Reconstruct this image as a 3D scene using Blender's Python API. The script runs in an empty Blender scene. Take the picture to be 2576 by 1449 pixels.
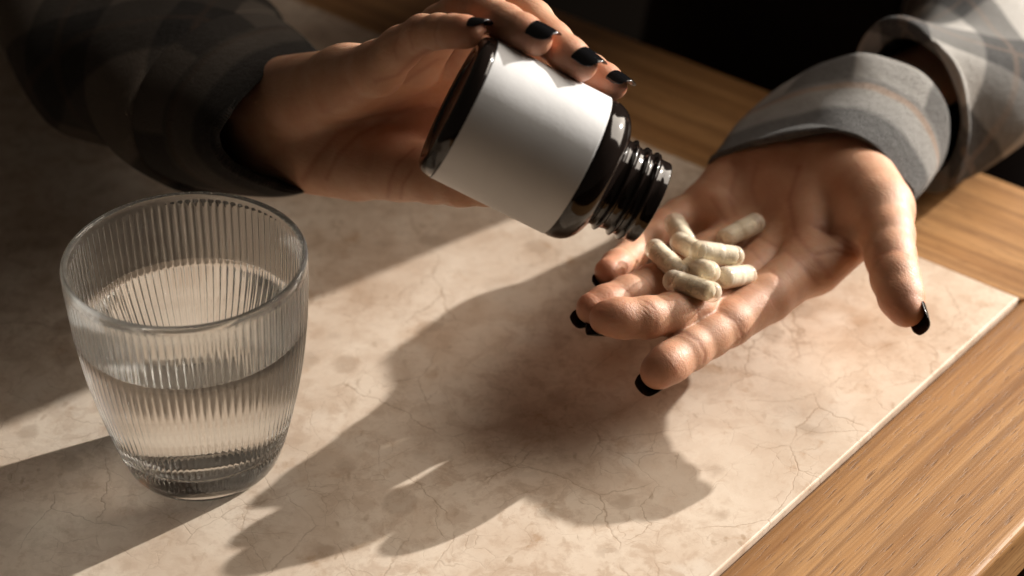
import bpy, bmesh, math, random
import numpy as np
from mathutils import Vector, Matrix
from mathutils.bvhtree import BVHTree
try:
    import openvdb as vdb
except ImportError:
    import pyopenvdb as vdb

random.seed(7); rng = np.random.default_rng(7)
S = bpy.context.scene
COL = S.collection
MM = 0.001

# ------------------------------------------------------------------ camera
TH = math.radians(35.0); CAM_H = 551.0; FPX = 5600.0        # work in mm; pixel frame 2576 x 1449
cam_d = bpy.data.cameras.new('camera'); cam = bpy.data.objects.new('camera', cam_d); COL.objects.link(cam)
cam.location = (0, 0, CAM_H*MM); cam.rotation_euler = (math.radians(90) - TH, 0, 0)
cam_d.sensor_width = 36; cam_d.lens = FPX/2576*36
cam_d.clip_start = 0.02; cam_d.clip_end = 60
cam_d.dof.use_dof = True; cam_d.dof.focus_distance = 0.838; cam_d.dof.aperture_fstop = 6.6
cam_d.dof.aperture_blades = 0
S.camera = cam

# ------------------------------------------------------------------ light
SUN_AZ = math.radians(32.0); SUN_EL = math.radians(18.5)
SUN = Vector((math.cos(SUN_EL)*math.cos(SUN_AZ), math.cos(SUN_EL)*math.sin(SUN_AZ), math.sin(SUN_EL)))
def aim(o, target):
    o.rotation_euler = (Vector(target) - o.location).to_track_quat('-Z', 'Y').to_euler()
w = bpy.data.worlds.new('World'); S.world = w; w.use_nodes = True
bg = w.node_tree.nodes['Background']; bg.inputs[0].default_value = (1.0, 0.80, 0.62, 1); bg.inputs[1].default_value = 0.038
TGT = Vector((0.02, 0.72, 0.05))
sl = bpy.data.lights.new('low_sun_spot', 'SPOT'); so = bpy.data.objects.new('low_sun_spot', sl); COL.objects.link(so)
so.location = TGT + SUN*7.0; aim(so, TGT)
sl.energy = 3900; sl.color = (1.0, 0.945, 0.875); sl.shadow_soft_size = 0.042; sl.spot_size = math.radians(14); sl.spot_blend = 0.1
al = bpy.data.lights.new('window_light', 'AREA'); ao = bpy.data.objects.new('window_light', al); COL.objects.link(ao)
ao.location = (1.5, 1.55, 0.95); al.shape = 'RECTANGLE'; al.size = 1.6; al.size_y = 1.5; al.energy = 62.0; al.color = (1.0, 0.88, 0.75)
aim(ao, TGT)
S.view_settings.view_transform = 'Standard'; S.view_settings.look = 'None'
S.view_settings.exposure = 0.0; S.view_settings.gamma = 1.0
S.view_settings.use_curve_mapping = False
S.render.engine = 'CYCLES'
cy = S.cycles
cy.use_denoising = True; cy.denoiser = 'OPENIMAGEDENOISE'
cy.max_bounces = 16; cy.transmission_bounces = 14; cy.glossy_bounces = 6; cy.diffuse_bounces = 4; cy.transparent_max_bounces = 12
cy.caustics_refractive = True; cy.caustics_reflective = False; cy.blur_glossy = 1.5; cy.sample_clamp_indirect = 30.0


# ------------------------------------------------------------------ placing helpers (mm)
CT, ST = math.cos(TH), math.sin(TH)
CAMV = np.array([0, 0, CAM_H])
def ray(x, y):
    u = (724.5 - y)/FPX
    return np.array([(x - 1288)/FPX, CT + u*ST, -ST + u*CT])       # one unit of depth long
def PD(x, y, D): return CAMV + ray(x, y)*D                          # point at camera depth D
def PZ(x, y, z):
    r = ray(x, y); return CAMV + r*((z - CAM_H)/r[2])               # point at height z
def nrm(v): v = np.asarray(v, float); return v/np.linalg.norm(v)
RIGHT = np.array([1., 0, 0]); UPV = np.array([0, ST, CT]); BACK = np.array([0, -CT, ST])   # camera axes

# ------------------------------------------------------------------ object helpers
def tag(o, label=None, cat=None, group=None, kind=None):
    if label: o['label'] = label
    if cat: o['category'] = cat
    if group: o['group'] = group
    if kind: o['kind'] = kind
    return o
def empty(name, loc=(0, 0, 0)):
    o = bpy.data.objects.new(name, None); COL.objects.link(o); o.location = Vector(loc)*MM; o.empty_display_size = 0.01
    return o
def mesh_obj(name, verts, faces, mat, parent=None, smooth=True, uv=None, mats=None, fmat=None, origin=None):
    """verts in mm, world space; origin (mm) becomes the object's own origin"""
    v = np.asarray(verts, float)
    org = np.zeros(3) if origin is None else np.asarray(origin, float)
    if parent is not None and origin is None: org = np.array(parent.location)/MM
    me = bpy.data.meshes.new(name)
    me.from_pydata(((v - org)*MM).tolist(), [], faces if isinstance(faces, list) else faces.tolist())
    if uv is not None:
        l = me.uv_layers.new(name='UVMap')
        li = np.empty(len(me.loops), np.int32); me.loops.foreach_get('vertex_index', li)
        l.data.foreach_set('uv', np.asarray(uv, np.float32)[li].ravel())
    if smooth: me.polygons.foreach_set('use_smooth', np.ones(len(me.polygons), bool))
    for m in (mats or [mat]): me.materials.append(m)
    if fmat is not None: me.polygons.foreach_set('material_index', np.asarray(fmat, np.int32))
    me.update()
    o = bpy.data.objects.new(name, me); COL.objects.link(o)
    if parent is not None:
        o.parent = parent
        o.location = (Vector(org)*MM) - parent.location
    else:
        o.location = Vector(org)*MM
    return o
def grid_faces(nu, nv, close_u=False):
    f = []
    for j in range(nv - 1):
        for i in range(nu if close_u else nu - 1):
            i2 = (i + 1) % nu
            f.append((j*nu + i, j*nu + i2, (j + 1)*nu + i2, (j + 1)*nu + i))
    return f

# ------------------------------------------------------------------ materials
def new_mat(name):
    m = bpy.data.materials.new(name); m.use_nodes = True
    nt = m.node_tree; b = nt.nodes['Principled BSDF']
    return m, nt, b
class N:
    """tiny node builder"""
    def __init__(s, nt): s.nt = nt
    def __call__(s, typ, ins=None, **kw):
        n = s.nt.nodes.new(typ)
        for k, v in kw.items(): setattr(n, k, v)
        for k, v in (ins or {}).items():
            if isinstance(v, bpy.types.NodeSocket): s.nt.links.new(v, n.inputs[k])
            else: n.inputs[k].default_value = v
        return n
    def link(s, a, b): s.nt.links.new(a, b)
    def math(s, op, a, b=0.0, c=0.0, clamp=False):
        n = s.nt.nodes.new('ShaderNodeMath'); n.operation = op; n.use_clamp = clamp
        for i, v in enumerate((a, b, c)):
            if isinstance(v, bpy.types.NodeSocket): s.nt.links.new(v, n.inputs[i])
            else: n.inputs[i].default_value = v
        return n.outputs[0]
    def ramp(s, fac, stops, interp='LINEAR'):
        n = s.nt.nodes.new('ShaderNodeValToRGB'); cr = n.color_ramp; cr.interpolation = interp
        while len(cr.elements) < len(stops): cr.elements.new(0.5)
        for e, (p, c) in zip(cr.elements, stops):
            e.position = p; e.color = (c, c, c, 1) if isinstance(c, (int, float)) else (*c, 1)
        s.nt.links.new(fac, n.inputs[0]); return n.outputs[0]
    def mix(s, fac, a, b, blend='MIX'):
        n = s.nt.nodes.new('ShaderNodeMix'); n.data_type = 'RGBA'; n.blend_type = blend
        for i, v in ((0, fac), (6, a), (7, b)):
            if isinstance(v, bpy.types.NodeSocket): s.nt.links.new(v, n.inputs[i])
            else: n.inputs[i].default_value = v if i == 0 else (*v, 1)
        return n.outputs[2]
    def noise(s, vec, scale, detail=4, rough=0.5, dist=0.0):
        n = s('ShaderNodeTexNoise', {'Scale': scale, 'Detail': detail, 'Roughness': rough, 'Distortion': dist})
        if vec is not None: s.link(vec, n.inputs['Vector'])
        return n
    def bump(s, h, strength, dist, normal=None):
        n = s('ShaderNodeBump', {'Height': h, 'Strength': strength, 'Distance': dist})
        if normal is not None: s.link(normal, n.inputs['Normal'])
        return n.outputs[0]

def marble_mat():
    m, nt, b = new_mat('beige_marble'); n = N(nt)
    co = n('ShaderNodeTexCoord').outputs['Object']
    warp = n.noise(co, 22, 5, 0.6)
    wv = n('ShaderNodeVectorMath', {0: warp.outputs['Color'], 1: (0.5, 0.5, 0.5)}, operation='SUBTRACT').outputs[0]
    wv = n('ShaderNodeVectorMath', {0: wv, 'Scale': 0.022}, operation='SCALE').outputs[0]
    cw = n('ShaderNodeVectorMath', {0: co, 1: wv}, operation='ADD').outputs[0]
    big = n.noise(cw, 11, 6, 0.62).outputs[0]
    col = n.ramp(big, [(0.30, (0.47, 0.335, 0.235)), (0.44, (0.66, 0.53, 0.415)), (0.58, (0.78, 0.665, 0.545)), (0.72, (0.61, 0.465, 0.345))])
    # clasts and fossil blobs
    vb = n('ShaderNodeTexVoronoi', {'Vector': cw, 'Scale': 46.0, 'Randomness': 1.0}, feature='F1')
    sel = n.ramp(vb.outputs['Color'], [(0.42, 0.0), (0.5, 1.0)])
    blob = n.ramp(vb.outputs['Distance'], [(0.20, 1.0), (0.30, 0.0)])
    bf = n.math('MULTIPLY', n.math('MULTIPLY', sel, blob), 0.45)
    col = n.mix(bf, col, (0.40, 0.30, 0.22))
    vc = n('ShaderNodeTexVoronoi', {'Vector': cw, 'Scale': 20.0, 'Randomness': 1.0}, feature='F1')
    pale = n.math('MULTIPLY', n.ramp(vc.outputs['Distance'], [(0.22, 1.0), (0.5, 0.0)]), n.ramp(n.noise(co, 30, 2).outputs[0], [(0.5, 0.0), (0.62, 0.6)]))
    col = n.mix(pale, col, (0.76, 0.67, 0.57))
    mid = n.ramp(n.noise(cw, 95, 7, 0.72, 0.4).outputs[0], [(0.40, 0.55), (0.52, 0.0)])
    col = n.mix(n.math('MULTIPLY', mid, n.ramp(n.noise(co, 9, 3).outputs[0], [(0.35, 0.25), (0.6, 1.0)])), col, (0.47, 0.335, 0.235))
    # rusty stains
    st = n.math('MULTIPLY', n.ramp(n.noise(cw, 60, 6, 0.7).outputs[0], [(0.58, 0.0), (0.70, 1.0)]), 0.5)
    col = n.mix(st, col, (0.42, 0.25, 0.13))
    # cracks at two scales
    hsum = None
    for sc, wdt, mk, amt in ((12.0, 0.0045, 17.0, 0.55), (19.0, 0.0055, 23.0, 0.5), (34.0, 0.0075, 29.0, 0.42), (85.0, 0.014, 41.0, 0.3)):
        ve = n('ShaderNodeTexVoronoi', {'Vector': cw, 'Scale': sc, 'Randomness': 1.0}, feature='DISTANCE_TO_EDGE')
        ln = n.ramp(ve.outputs['Distance'], [(wdt*0.25, 1.0), (wdt, 0.0)])
        mk_ = n.ramp(n.noise(co, mk, 3, 0.6).outputs[0], [(0.47, 0.0), (0.57, 1.0)])
        f = n.math('MULTIPLY', n.math('MULTIPLY', ln, mk_), amt)
        col = n.mix(f, col, (0.30, 0.19, 0.11))
        hsum = f if hsum is None else n.math('ADD', hsum, f)
    # specks
    vs = n('ShaderNodeTexVoronoi', {'Vector': n('ShaderNodeVectorMath', {0: cw, 1: (1.0, 0.45, 1)}, operation='MULTIPLY').outputs[0], 'Scale': 190.0}, feature='F1')
    spk = n.math('MULTIPLY', n.ramp(vs.outputs['Distance'], [(0.13, 1.0), (0.24, 0.0)]), n.ramp(vs.outputs['Color'], [(0.55, 0.0), (0.62, 0.42)]))
    spk = n.math('MULTIPLY', spk, n.ramp(n.noise(co, 26, 2).outputs[0], [(0.45, 0.2), (0.6, 1.0)]))
    col = n.mix(spk, col, (0.33, 0.22, 0.13))
    n.link(col, b.inputs['Base Color'])
    rg = n.ramp(n.noise(co, 140, 5, 0.65).outputs[0], [(0.3, 0.20), (0.7, 0.38)])
    n.link(rg, b.inputs['Roughness'])
    h = n.math('SUBTRACT', n.math('MULTIPLY', n.noise(co, 420, 4, 0.6).outputs[0], 0.10), hsum)
    n.link(n.bump(h, 0.25, 0.0004), b.inputs['Normal'])
    b.inputs['Specular IOR Level'].default_value = 0.35
    return m

def wood_mat(name, ang):
    """grain runs along the direction ang (radians, world XY)"""
    m, nt, b = new_mat(name); n = N(nt)
    co = n('ShaderNodeTexCoord').outputs['Object']
    r = n('ShaderNodeVectorRotate', {'Vector': co, 'Angle': -ang}, rotation_type='Z_AXIS').outputs[0]
    g = n('ShaderNodeVectorMath', {0: r, 1: (0.06, 1.0, 1.0)}, operation='MULTIPLY').outputs[0]
    f = n('ShaderNodeVectorMath', {0: r, 1: (0.022, 1.0, 1.0)}, operation='MULTIPLY').outputs[0]
    wob = n.noise(g, 45, 3, 0.5)
    wv = n('ShaderNodeVectorMath', {0: wob.outputs['Color'], 'Scale': 0.012}, operation='SCALE').outputs[0]
    gw = n('ShaderNodeVectorMath', {0: g, 1: wv}, operation='ADD').outputs[0]
    wave = n('ShaderNodeTexWave', {'Vector': gw, 'Scale': 26.0, 'Distortion': 5.0, 'Detail': 3.0, 'Detail Scale': 1.2, 'Detail Roughness': 0.6}, wave_type='BANDS', bands_direction='Y', wave_profile='SIN').outputs['Fac']
    bands = n.noise(gw, 95, 4, 0.55).outputs[0]
    fine = n.noise(f, 900, 4, 0.65).outputs[0]
    fp = n('ShaderNodeVectorMath', {0: r, 1: (0.07, 1.0, 1.0)}, operation='MULTIPLY').outputs[0]
    pores = n.noise(fp, 1300, 2, 0.5).outputs[0]
    col = n.ramp(bands, [(0.32, (0.265, 0.125, 0.045)), (0.46, (0.40, 0.208, 0.080)), (0.60, (0.465, 0.255, 0.106)), (0.75, (0.51, 0.295, 0.132))])
    col = n.mix(n.math('MULTIPLY', n.ramp(wave, [(0.0, 1.0), (0.28, 0.0)]), 0.55), col, (0.21, 0.10, 0.038))
    col = n.mix(n.ramp(fine, [(0.36, 0.55), (0.56, 0.0)]), col, (0.22, 0.105, 0.038))
    pf = n.ramp(pores, [(0.31, 0.75), (0.39, 0.0)])
    col = n.mix(pf, col, (0.14, 0.065, 0.025))
    n.link(col, b.inputs['Base Color'])
    n.link(n.ramp(fine, [(0.3, 0.52), (0.7, 0.40)]), b.inputs['Roughness'])
    n.link(n.bump(n.math('SUBTRACT', fine, pf), 0.35, 0.0004), b.inputs['Normal'])
    b.inputs['Specular IOR Level'].default_value = 0.4
    return m

def skin_mat():
    m, nt, b = new_mat('skin'); n = N(nt)
    co = n('ShaderNodeTexCoord').outputs['Object']
    ruddy = n('ShaderNodeAttribute', attribute_name='ruddy').outputs['Fac']
    crease = n('ShaderNodeAttribute', attribute_name='crease').outputs['Fac']
    mott = n.noise(co, 75, 5, 0.6).outputs[0]
    col = n.ramp(mott, [(0.3, (0.48, 0.25, 0.155)), (0.5, (0.54, 0.30, 0.19)), (0.7, (0.585, 0.345, 0.228))])
    col = n.mix(n.math('MULTIPLY', ruddy, 0.65), col, (0.49, 0.185, 0.11))
    col = n.mix(n.math('MULTIPLY', crease, 0.45, clamp=True), col, (0.33, 0.12, 0.07))
    n.link(col, b.inputs['Base Color'])
    b.inputs['Subsurface Weight'].default_value = 0.32
    b.inputs['Subsurface Radius'].default_value = (1.0, 0.32, 0.15)
    b.inputs['Subsurface Scale'].default_value = 0.0045
    # flexure lines: stretched cells, plus pores
    c1 = n('ShaderNodeTexVoronoi', {'Vector': n('ShaderNodeVectorMath', {0: co, 1: (1.0, 0.62, 1.0)}, operation='MULTIPLY').outputs[0], 'Scale': 1150.0}, feature='DISTANCE_TO_EDGE').outputs['Distance']
    l1 = n.ramp(c1, [(0.0, 0.0), (0.12, 1.0)])
    p1 = n.noise(co, 1300, 4, 0.6).outputs[0]
    p2 = n.noise(co, 330, 4, 0.6).outputs[0]
    rot = n('ShaderNodeVectorRotate', {'Vector': co, 'Angle': math.radians(-53)}, rotation_type='Z_AXIS').outputs[0]
    rw = n('ShaderNodeVectorMath', {0: rot, 1: n('ShaderNodeVectorMath', {0: n.noise(co, 120, 2).outputs['Color'], 'Scale': 0.004}, operation='SCALE').outputs[0]}, operation='ADD').outputs[0]
    ln = n.noise(n('ShaderNodeVectorMath', {0: rw, 1: (1.0, 0.16, 0.5)}, operation='MULTIPLY').outputs[0], 1150, 3, 0.55).outputs[0]
    ln = n.math('MULTIPLY', n.ramp(ln, [(0.38, 0.0), (0.50, 1.0)]), n.ramp(n.noise(co, 60, 2).outputs[0], [(0.40, 0.15), (0.6, 0.75)]))
    h = n.math('ADD', n.math('ADD', n.math('MULTIPLY', l1, 0.22), n.math('MULTIPLY', ln, 0.55)), n.math('ADD', n.math('MULTIPLY', p1, 0.30), n.math('MULTIPLY', p2, 0.55)))
    n.link(n.bump(h, 0.40, 0.0005), b.inputs['Normal'])
    n.link(n.ramp(p2, [(0.3, 0.54), (0.7, 0.42)]), b.inputs['Roughness'])
    b.inputs['Specular IOR Level'].default_value = 0.42
    return m

def simple(name, col, rough=0.5, **kw):
    m, nt, b = new_mat(name)
    b.inputs['Base Color'].default_value = (*col, 1); b.inputs['Roughness'].default_value = rough
    for k, v in kw.items(): b.inputs[k.replace('_', ' ')].default_value = v
    return m

def gloss_black(name, col, rough, bumpamt):
    m, nt, b = new_mat(name); n = N(nt)
    co = n('ShaderNodeTexCoord').outputs['Object']
    b.inputs['Base Color'].default_value = (*col, 1); b.inputs['IOR'].default_value = 1.5
    n.link(n.ramp(n.noise(co, 220, 4, 0.6).outputs[0], [(0.35, rough*0.7), (0.7, rough*1.5)]), b.inputs['Roughness'])
    n.link(n.bump(n.noise(co, 120, 2, 0.4).outputs[0], bumpamt, 0.0006), b.inputs['Normal'])
    return m

def label_mat():
    m, nt, b = new_mat('label_paper'); n = N(nt)
    co = n('ShaderNodeTexCoord').outputs['Object']
    f = n.noise(co, 700, 5, 0.65).outputs[0]; g = n.noise(co, 90, 3).outputs[0]
    n.link(n.ramp(g, [(0.3, (0.575, 0.585, 0.60)), (0.7, (0.605, 0.615, 0.63))]), b.inputs['Base Color'])
    b.inputs['Roughness'].default_value = 0.5
    n.link(n.bump(n.math('ADD', n.math('MULTIPLY', f, 0.4), g), 0.22, 0.0005), b.inputs['Normal'])
    return m

def flannel_mat(name, rot, scale, dark, cuff=False):
    """woven check drawn from the cloth's own UVs (mm along and around the sleeve)"""
    m, nt, b = new_mat(name); n = N(nt)
    uv = n('ShaderNodeTexCoord').outputs['UV']
    co = n('ShaderNodeTexCoord').outputs['Object']
    wob = n.noise(co, 60, 2, 0.5)
    wv = n('ShaderNodeVectorMath', {0: wob.outputs['Color'], 'Scale': 3.0}, operation='SCALE').outputs[0]
    uvw = n('ShaderNodeVectorMath', {0: uv, 1: wv}, operation='ADD').outputs[0]
    r = n('ShaderNodeVectorRotate', {'Vector': uvw, 'Angle': rot}, rotation_type='Z_AXIS').outputs[0]
    sp = n('ShaderNodeSeparateXYZ', {0: r})
    def bands(o, off):
        t = n.math('FRACT', n.math('ADD', n.math('DIVIDE', o, scale), off))
        base = n.ramp(t, [(0.0, 0.0), (0.47, 0.0), (0.50, 1.0), (0.97, 1.0), (1.0, 0.0)])
        tan = n.ramp(t, [(0.70, 0.0), (0.715, 1.0), (0.755, 1.0), (0.77, 0.0)])
        return base, tan
    bx, tx = bands(sp.outputs[0], 0.11); by, ty = bands(sp.outputs[1], 0.0)
    if cuff:
        vv = n.math('DIVIDE', n('ShaderNodeSeparateXYZ', {0: uvw}).outputs[1], 100.0)
        far = n.ramp(vv, [(0.50, 0.0), (0.52, 1.0)])
        band = n.ramp(vv, [(0.0, 0.92), (0.285, 0.90), (0.32, 0.40), (0.44, 0.30), (0.47, 0.48), (1.0, 0.48)])
        bx = n.math('ADD', n.math('MULTIPLY', bx, far), n.math('MULTIPLY', n.math('SUBTRACT', 1.0, far), band)); by = band
        tx = n.math('MULTIPLY', tx, 0.0); ty = n.ramp(vv, [(0.44, 0.0), (0.452, 1.0), (0.478, 1.0), (0.49, 0.0)])
    s_ = n.math('MULTIPLY', n.math('ADD', bx, by), 0.5)
    nap = n.noise(co, 900, 5, 0.75).outputs[0]
    nap2 = n.noise(co, 260, 3, 0.6).outputs[0]
    k = 0.21 if dark else 1.0  # dark copy: shade on the image-left arm put into the cloth colour
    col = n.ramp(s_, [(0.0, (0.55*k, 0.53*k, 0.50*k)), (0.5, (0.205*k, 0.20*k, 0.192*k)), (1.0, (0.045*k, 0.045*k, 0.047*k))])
    tan = n.math('MULTIPLY', n.math('MAXIMUM', tx, ty), 0.25 if dark else (0.6 if cuff else 0.22))
    col = n.mix(tan, col, (0.42*k, 0.27*k, 0.18*k))
    tw = n('ShaderNodeTexWave', {'Vector': uv, 'Scale': 0.42, 'Distortion': 0.6}, bands_direction='DIAGONAL').outputs['Fac']
    col = n.mix(n.math('MULTIPLY', n.ramp(nap, [(0.40, 0.0), (0.66, 1.0)]), 0.42), col, n.mix(0.5, col, (0.40*k, 0.39*k, 0.375*k)))
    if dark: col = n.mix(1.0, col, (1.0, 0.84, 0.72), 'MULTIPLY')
    n.link(col, b.inputs['Base Color']); b.inputs['Roughness'].default_value = 0.95
    b.inputs['Specular IOR Level'].default_value = 0.15
    b.inputs['Sheen Weight'].default_value = 0.05 if dark else 0.14; b.inputs['Sheen Roughness'].default_value = 0.6
    h = n.math('ADD', n.math('MULTIPLY', nap, 1.0), n.math('ADD', n.math('MULTIPLY', tw, 0.25), n.math('MULTIPLY', nap2, 0.8)))
    n.link(n.bump(h, 1.0, 0.0016), b.inputs['Normal'])
    return m

def dielectric(name, ior, col=(1, 1, 1)):
    m = bpy.data.materials.new(name); m.use_nodes = True; nt = m.node_tree
    nt.nodes.remove(nt.nodes['Principled BSDF'])
    g = nt.nodes.new('ShaderNodeBsdfGlass'); g.inputs['IOR'].default_value = ior; g.inputs['Roughness'].default_value = 0.0
    g.inputs['Color'].default_value = (*col, 1)
    nt.links.new(g.outputs[0], nt.nodes['Material Output'].inputs[0]); return m

M_MARBLE = marble_mat(); M_SKIN = skin_mat()
M_NAIL = gloss_black('black_nail_polish', (0.006, 0.006, 0.007), 0.10, 0.04)
M_BOTTLE = gloss_black('black_plastic', (0.010, 0.007, 0.006), 0.085, 0.05)
M_LABEL = label_mat()
M_GLASS = dielectric('clear_glass', 1.5, (0.985, 0.99, 0.985)); M_WATER = dielectric('water_surface', 1.333); M_WATGL = dielectric('water_against_glass', 1.333/1.5)

# ------------------------------------------------------------------ table and floor
C0 = PZ(2563, 748, 0)[:2]
_e1 = PZ(1790, 1449, 0)[:2] - C0; E1 = _e1/np.linalg.norm(_e1)
E2 = np.array([-(-E1[1])*-1, 0]);
E2 = np.array([E1[1], -E1[0]])                                     # perpendicular to E1, heading up-left
if E2[1] < 0: E2 = -E2
def TP(a, b, z):                                                    # a along E1, b along E2, from the slab corner
    p = C0 + E1*a + E2*b; return np.array([p[0], p[1], z])
def plan_box(name, poly, z0, z1, mat, parent, bevel, segs=2):
    """prism over a plan polygon (a,b) with bevelled top rim"""
    bm = bmesh.new(); org = np.array(parent.location)/MM
    lo = [bm.verts.new((TP(a, b, z0) - org)*MM) for a, b in poly]; hi = [bm.verts.new((TP(a, b, z1) - org)*MM) for a, b in poly]
    top = bm.faces.new(hi); bm.faces.new(lo[::-1])
    for i in range(len(poly)):
        j = (i + 1) % len(poly); bm.faces.new((lo[i], lo[j], hi[j], hi[i]))
    bmesh.ops.recalc_face_normals(bm, faces=bm.faces)
    if bevel: bmesh.ops.bevel(bm, geom=list(top.edges), offset=bevel*MM, segments=segs, affect='EDGES', profile=0.5)
    me = bpy.data.meshes.new(name); bm.to_mesh(me); bm.free(); me.materials.append(mat)
    o = bpy.data.objects.new(name, me); COL.objects.link(o); o.parent = parent
    return o
A1 = math.atan2(E1[1], E1[0]); A2 = math.atan2(E2[1], E2[0])
M_WOOD1 = wood_mat('oak_side_board', A1); M_WOOD2 = wood_mat('oak_back_board', A2)
table = empty('table', TP(300, 400, 0))
tag(table, 'wooden table with a pale beige marble slab set into its oak frame', 'table')
L1, L2 = 900., 900.
WB1 = -abs(np.dot(PZ(2500, 1402, 0)[:2] - C0, E2)); WB2 = -abs(np.dot(PZ(2510, 446, 0)[:2] - C0, E1))
plan_box('marble_slab', [(0, 0), (L1, 0), (L1, L2), (0, L2)], -22, 0, M_MARBLE, table, 0.7)
g = 0.7
b1 = plan_box('frame_board', [(-g + 0.25, -g), (L1, -g), (L1, WB1), (WB2, WB1)], -26, -0.9, M_WOOD1, table, 3.0, 4)
b2 = plan_box('frame_board', [(-g, -g + 0.25), (WB2 - 0.3, WB1 + 0.3), (WB2, L2), (-g, L2)], -26, -0.9, M_WOOD2, table, 0.8, 2)
plan_box('underside_panel', [(2, 2), (L1, 2), (L1, L2), (2, L2)], -40, -27, M_WOOD1, table, 0)
for a, b in ((WB2 + 40, WB1 + 40), (L1 - 60, WB1 + 40), (WB2 + 40, L2 - 60), (L1 - 60, L2 - 60)):
    plan_box('leg', [(a - 25, b - 25), (a + 25, b - 25), (a + 25, b + 25), (a - 25, b + 25)], -740, -41, M_WOOD1, table, 0)
fm, fnt, fb = new_mat('dark_floor'); fn = N(fnt)
fb.inputs['Roughness'].default_value = 0.9; fb.inputs['Specular IOR Level'].default_value = 0.1
fn.link(fn.ramp(fn.noise(fn('ShaderNodeTexCoord').outputs['Object'], 6, 5).outputs[0], [(0.3, (0.003, 0.0022, 0.0016)), (0.7, (0.006, 0.0042, 0.003))]), fb.inputs['Base Color'])
fl = mesh_obj('floor', [(-6000, -5000, -740), (6000, -5000, -740), (6000, 7000, -740), (-6000, 7000, -740)], [(0, 1, 2, 3)], fm, smooth=False)
tag(fl, 'dark floor far below the table', 'floor', kind='structure')

# ------------------------------------------------------------------ water glass
GB = PZ(515, 1150, 0)
out_prof = [(0, 1.5), (12, 1.3), (18.5, 0.8), (21.8, 0.12), (22.6, 0.0), (25.0, 0.0), (25.8, 0.12), (26.8, 0.6), (28.5, 1.8), (29.9, 4.0), (31.0, 7.0), (31.9, 9.5), (32.4, 11), (32.9, 12.6), (33.9, 16), (35.5, 22), (37.3, 29), (39.2, 37.5), (40.9, 46), (42.3, 55.5), (43.5, 65.5), (44.3, 76), (44.85, 86), (44.98, 89.4), (45.0, 90.0), (45.02, 90.6), (45.05, 91.5), (45.0, 93.3), (44.6, 94.1)]
rim = [(44.0, 94.5), (43.4, 94.45), (42.9, 94.0), (42.65, 93.2)]
in_top = [(42.6, 92), (42.55, 90.6), (42.5, 90.0), (42.48, 89.4), (42.4, 87.5), (42.1, 82), (41.85, 76), (41.4, 71), (41.05, 66.6)]
ZW = 66.0
in_wat = [(41.0, 66.0), (40.3, 60), (39.3, 52.5), (38.1, 45), (36.5, 37), (34.8, 30), (33.2, 24), (31.6, 18.5), (30.9, 16.5), (29.8, 14.6), (27.8, 13.2), (24.5, 12.4), (16, 12.0), (8, 11.9), (0.0, 11.9)]
NR = 92; NS = NR*8
phi = np.arange(NS)/NS*2*np.pi
rid = (0.5 + 0.5*np.cos(phi*NR))**4.0
def rib_amp(r, z): # ridges stand inward on the inner wall
    a = np.clip((90.2 - z)/0.9, 0, 1)*np.clip((z - 14.5)/2.5, 0, 1)
    return 0.30*a
def rib_out(z): return 0.27*np.clip((90.4 - z)/0.9, 0, 1)*np.clip((z - 9.5)/3.0, 0, 1)
def lathe(prof, ribbed=False, outer=False):
    V = []
    for r, z in prof:
        rr = r - rib_amp(r, z)*rid if ribbed else (r + rib_out(z)*(rid - 1.0)*1.0 if outer else np.full(NS, r))
        V.append(np.stack([GB[0] + rr*np.cos(phi), GB[1] + rr*np.sin(phi), np.full(NS, z - 0.05)], 1))
    return np.concatenate(V)
M_HAZE = bpy.data.materials.new('glass_film_and_rim_sheen'); M_HAZE.use_nodes = True  # faint film on dry wall; on the rim its white stands in for reflections
_nt = M_HAZE.node_tree; _n = N(_nt); _nt.nodes.remove(_nt.nodes['Principled BSDF'])
_g = _n('ShaderNodeBsdfGlass', {'IOR': 1.5, 'Roughness': 0.0, 'Color': (0.985, 0.99, 0.985, 1)})
_t = _n('ShaderNodeBsdfTranslucent', {'Color': (0.9, 0.9, 0.88, 1)}); _d = _n('ShaderNodeBsdfDiffuse', {'Color': (0.9, 0.9, 0.88, 1)})
_td = _n('ShaderNodeMixShader', {0: 0.3, 1: _t.outputs[0], 2: _d.outputs[0]})
_m = _n('ShaderNodeMixShader', {0: 0.13, 1: _g.outputs[0], 2: _td.outputs[0]})
_nt.links.new(_m.outputs[0], _nt.nodes['Material Output'].inputs[0])
glass = empty('drinking_glass', GB)
tag(glass, 'clear ribbed drinking glass, two thirds full of water, on the marble', 'glass')
prof = out_prof + rim
V1 = lathe(prof, outer=True); V2 = lathe(in_top + [in_wat[0]], True)
nv1, nv2 = len(prof), len(in_top) + 1
F = grid_faces(NS, nv1 + nv2, True)
mesh_obj('glass_wall', np.concatenate([V1, V2]), F, None, glass, mats=[M_GLASS, M_HAZE], fmat=[0]*(NS*(nv1 - 6)) + [1]*(NS*(nv2 + 5)))
V3 = lathe(in_wat, True)
nv3 = len(in_wat)
F3 = grid_faces(NS, nv3, True)
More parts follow.
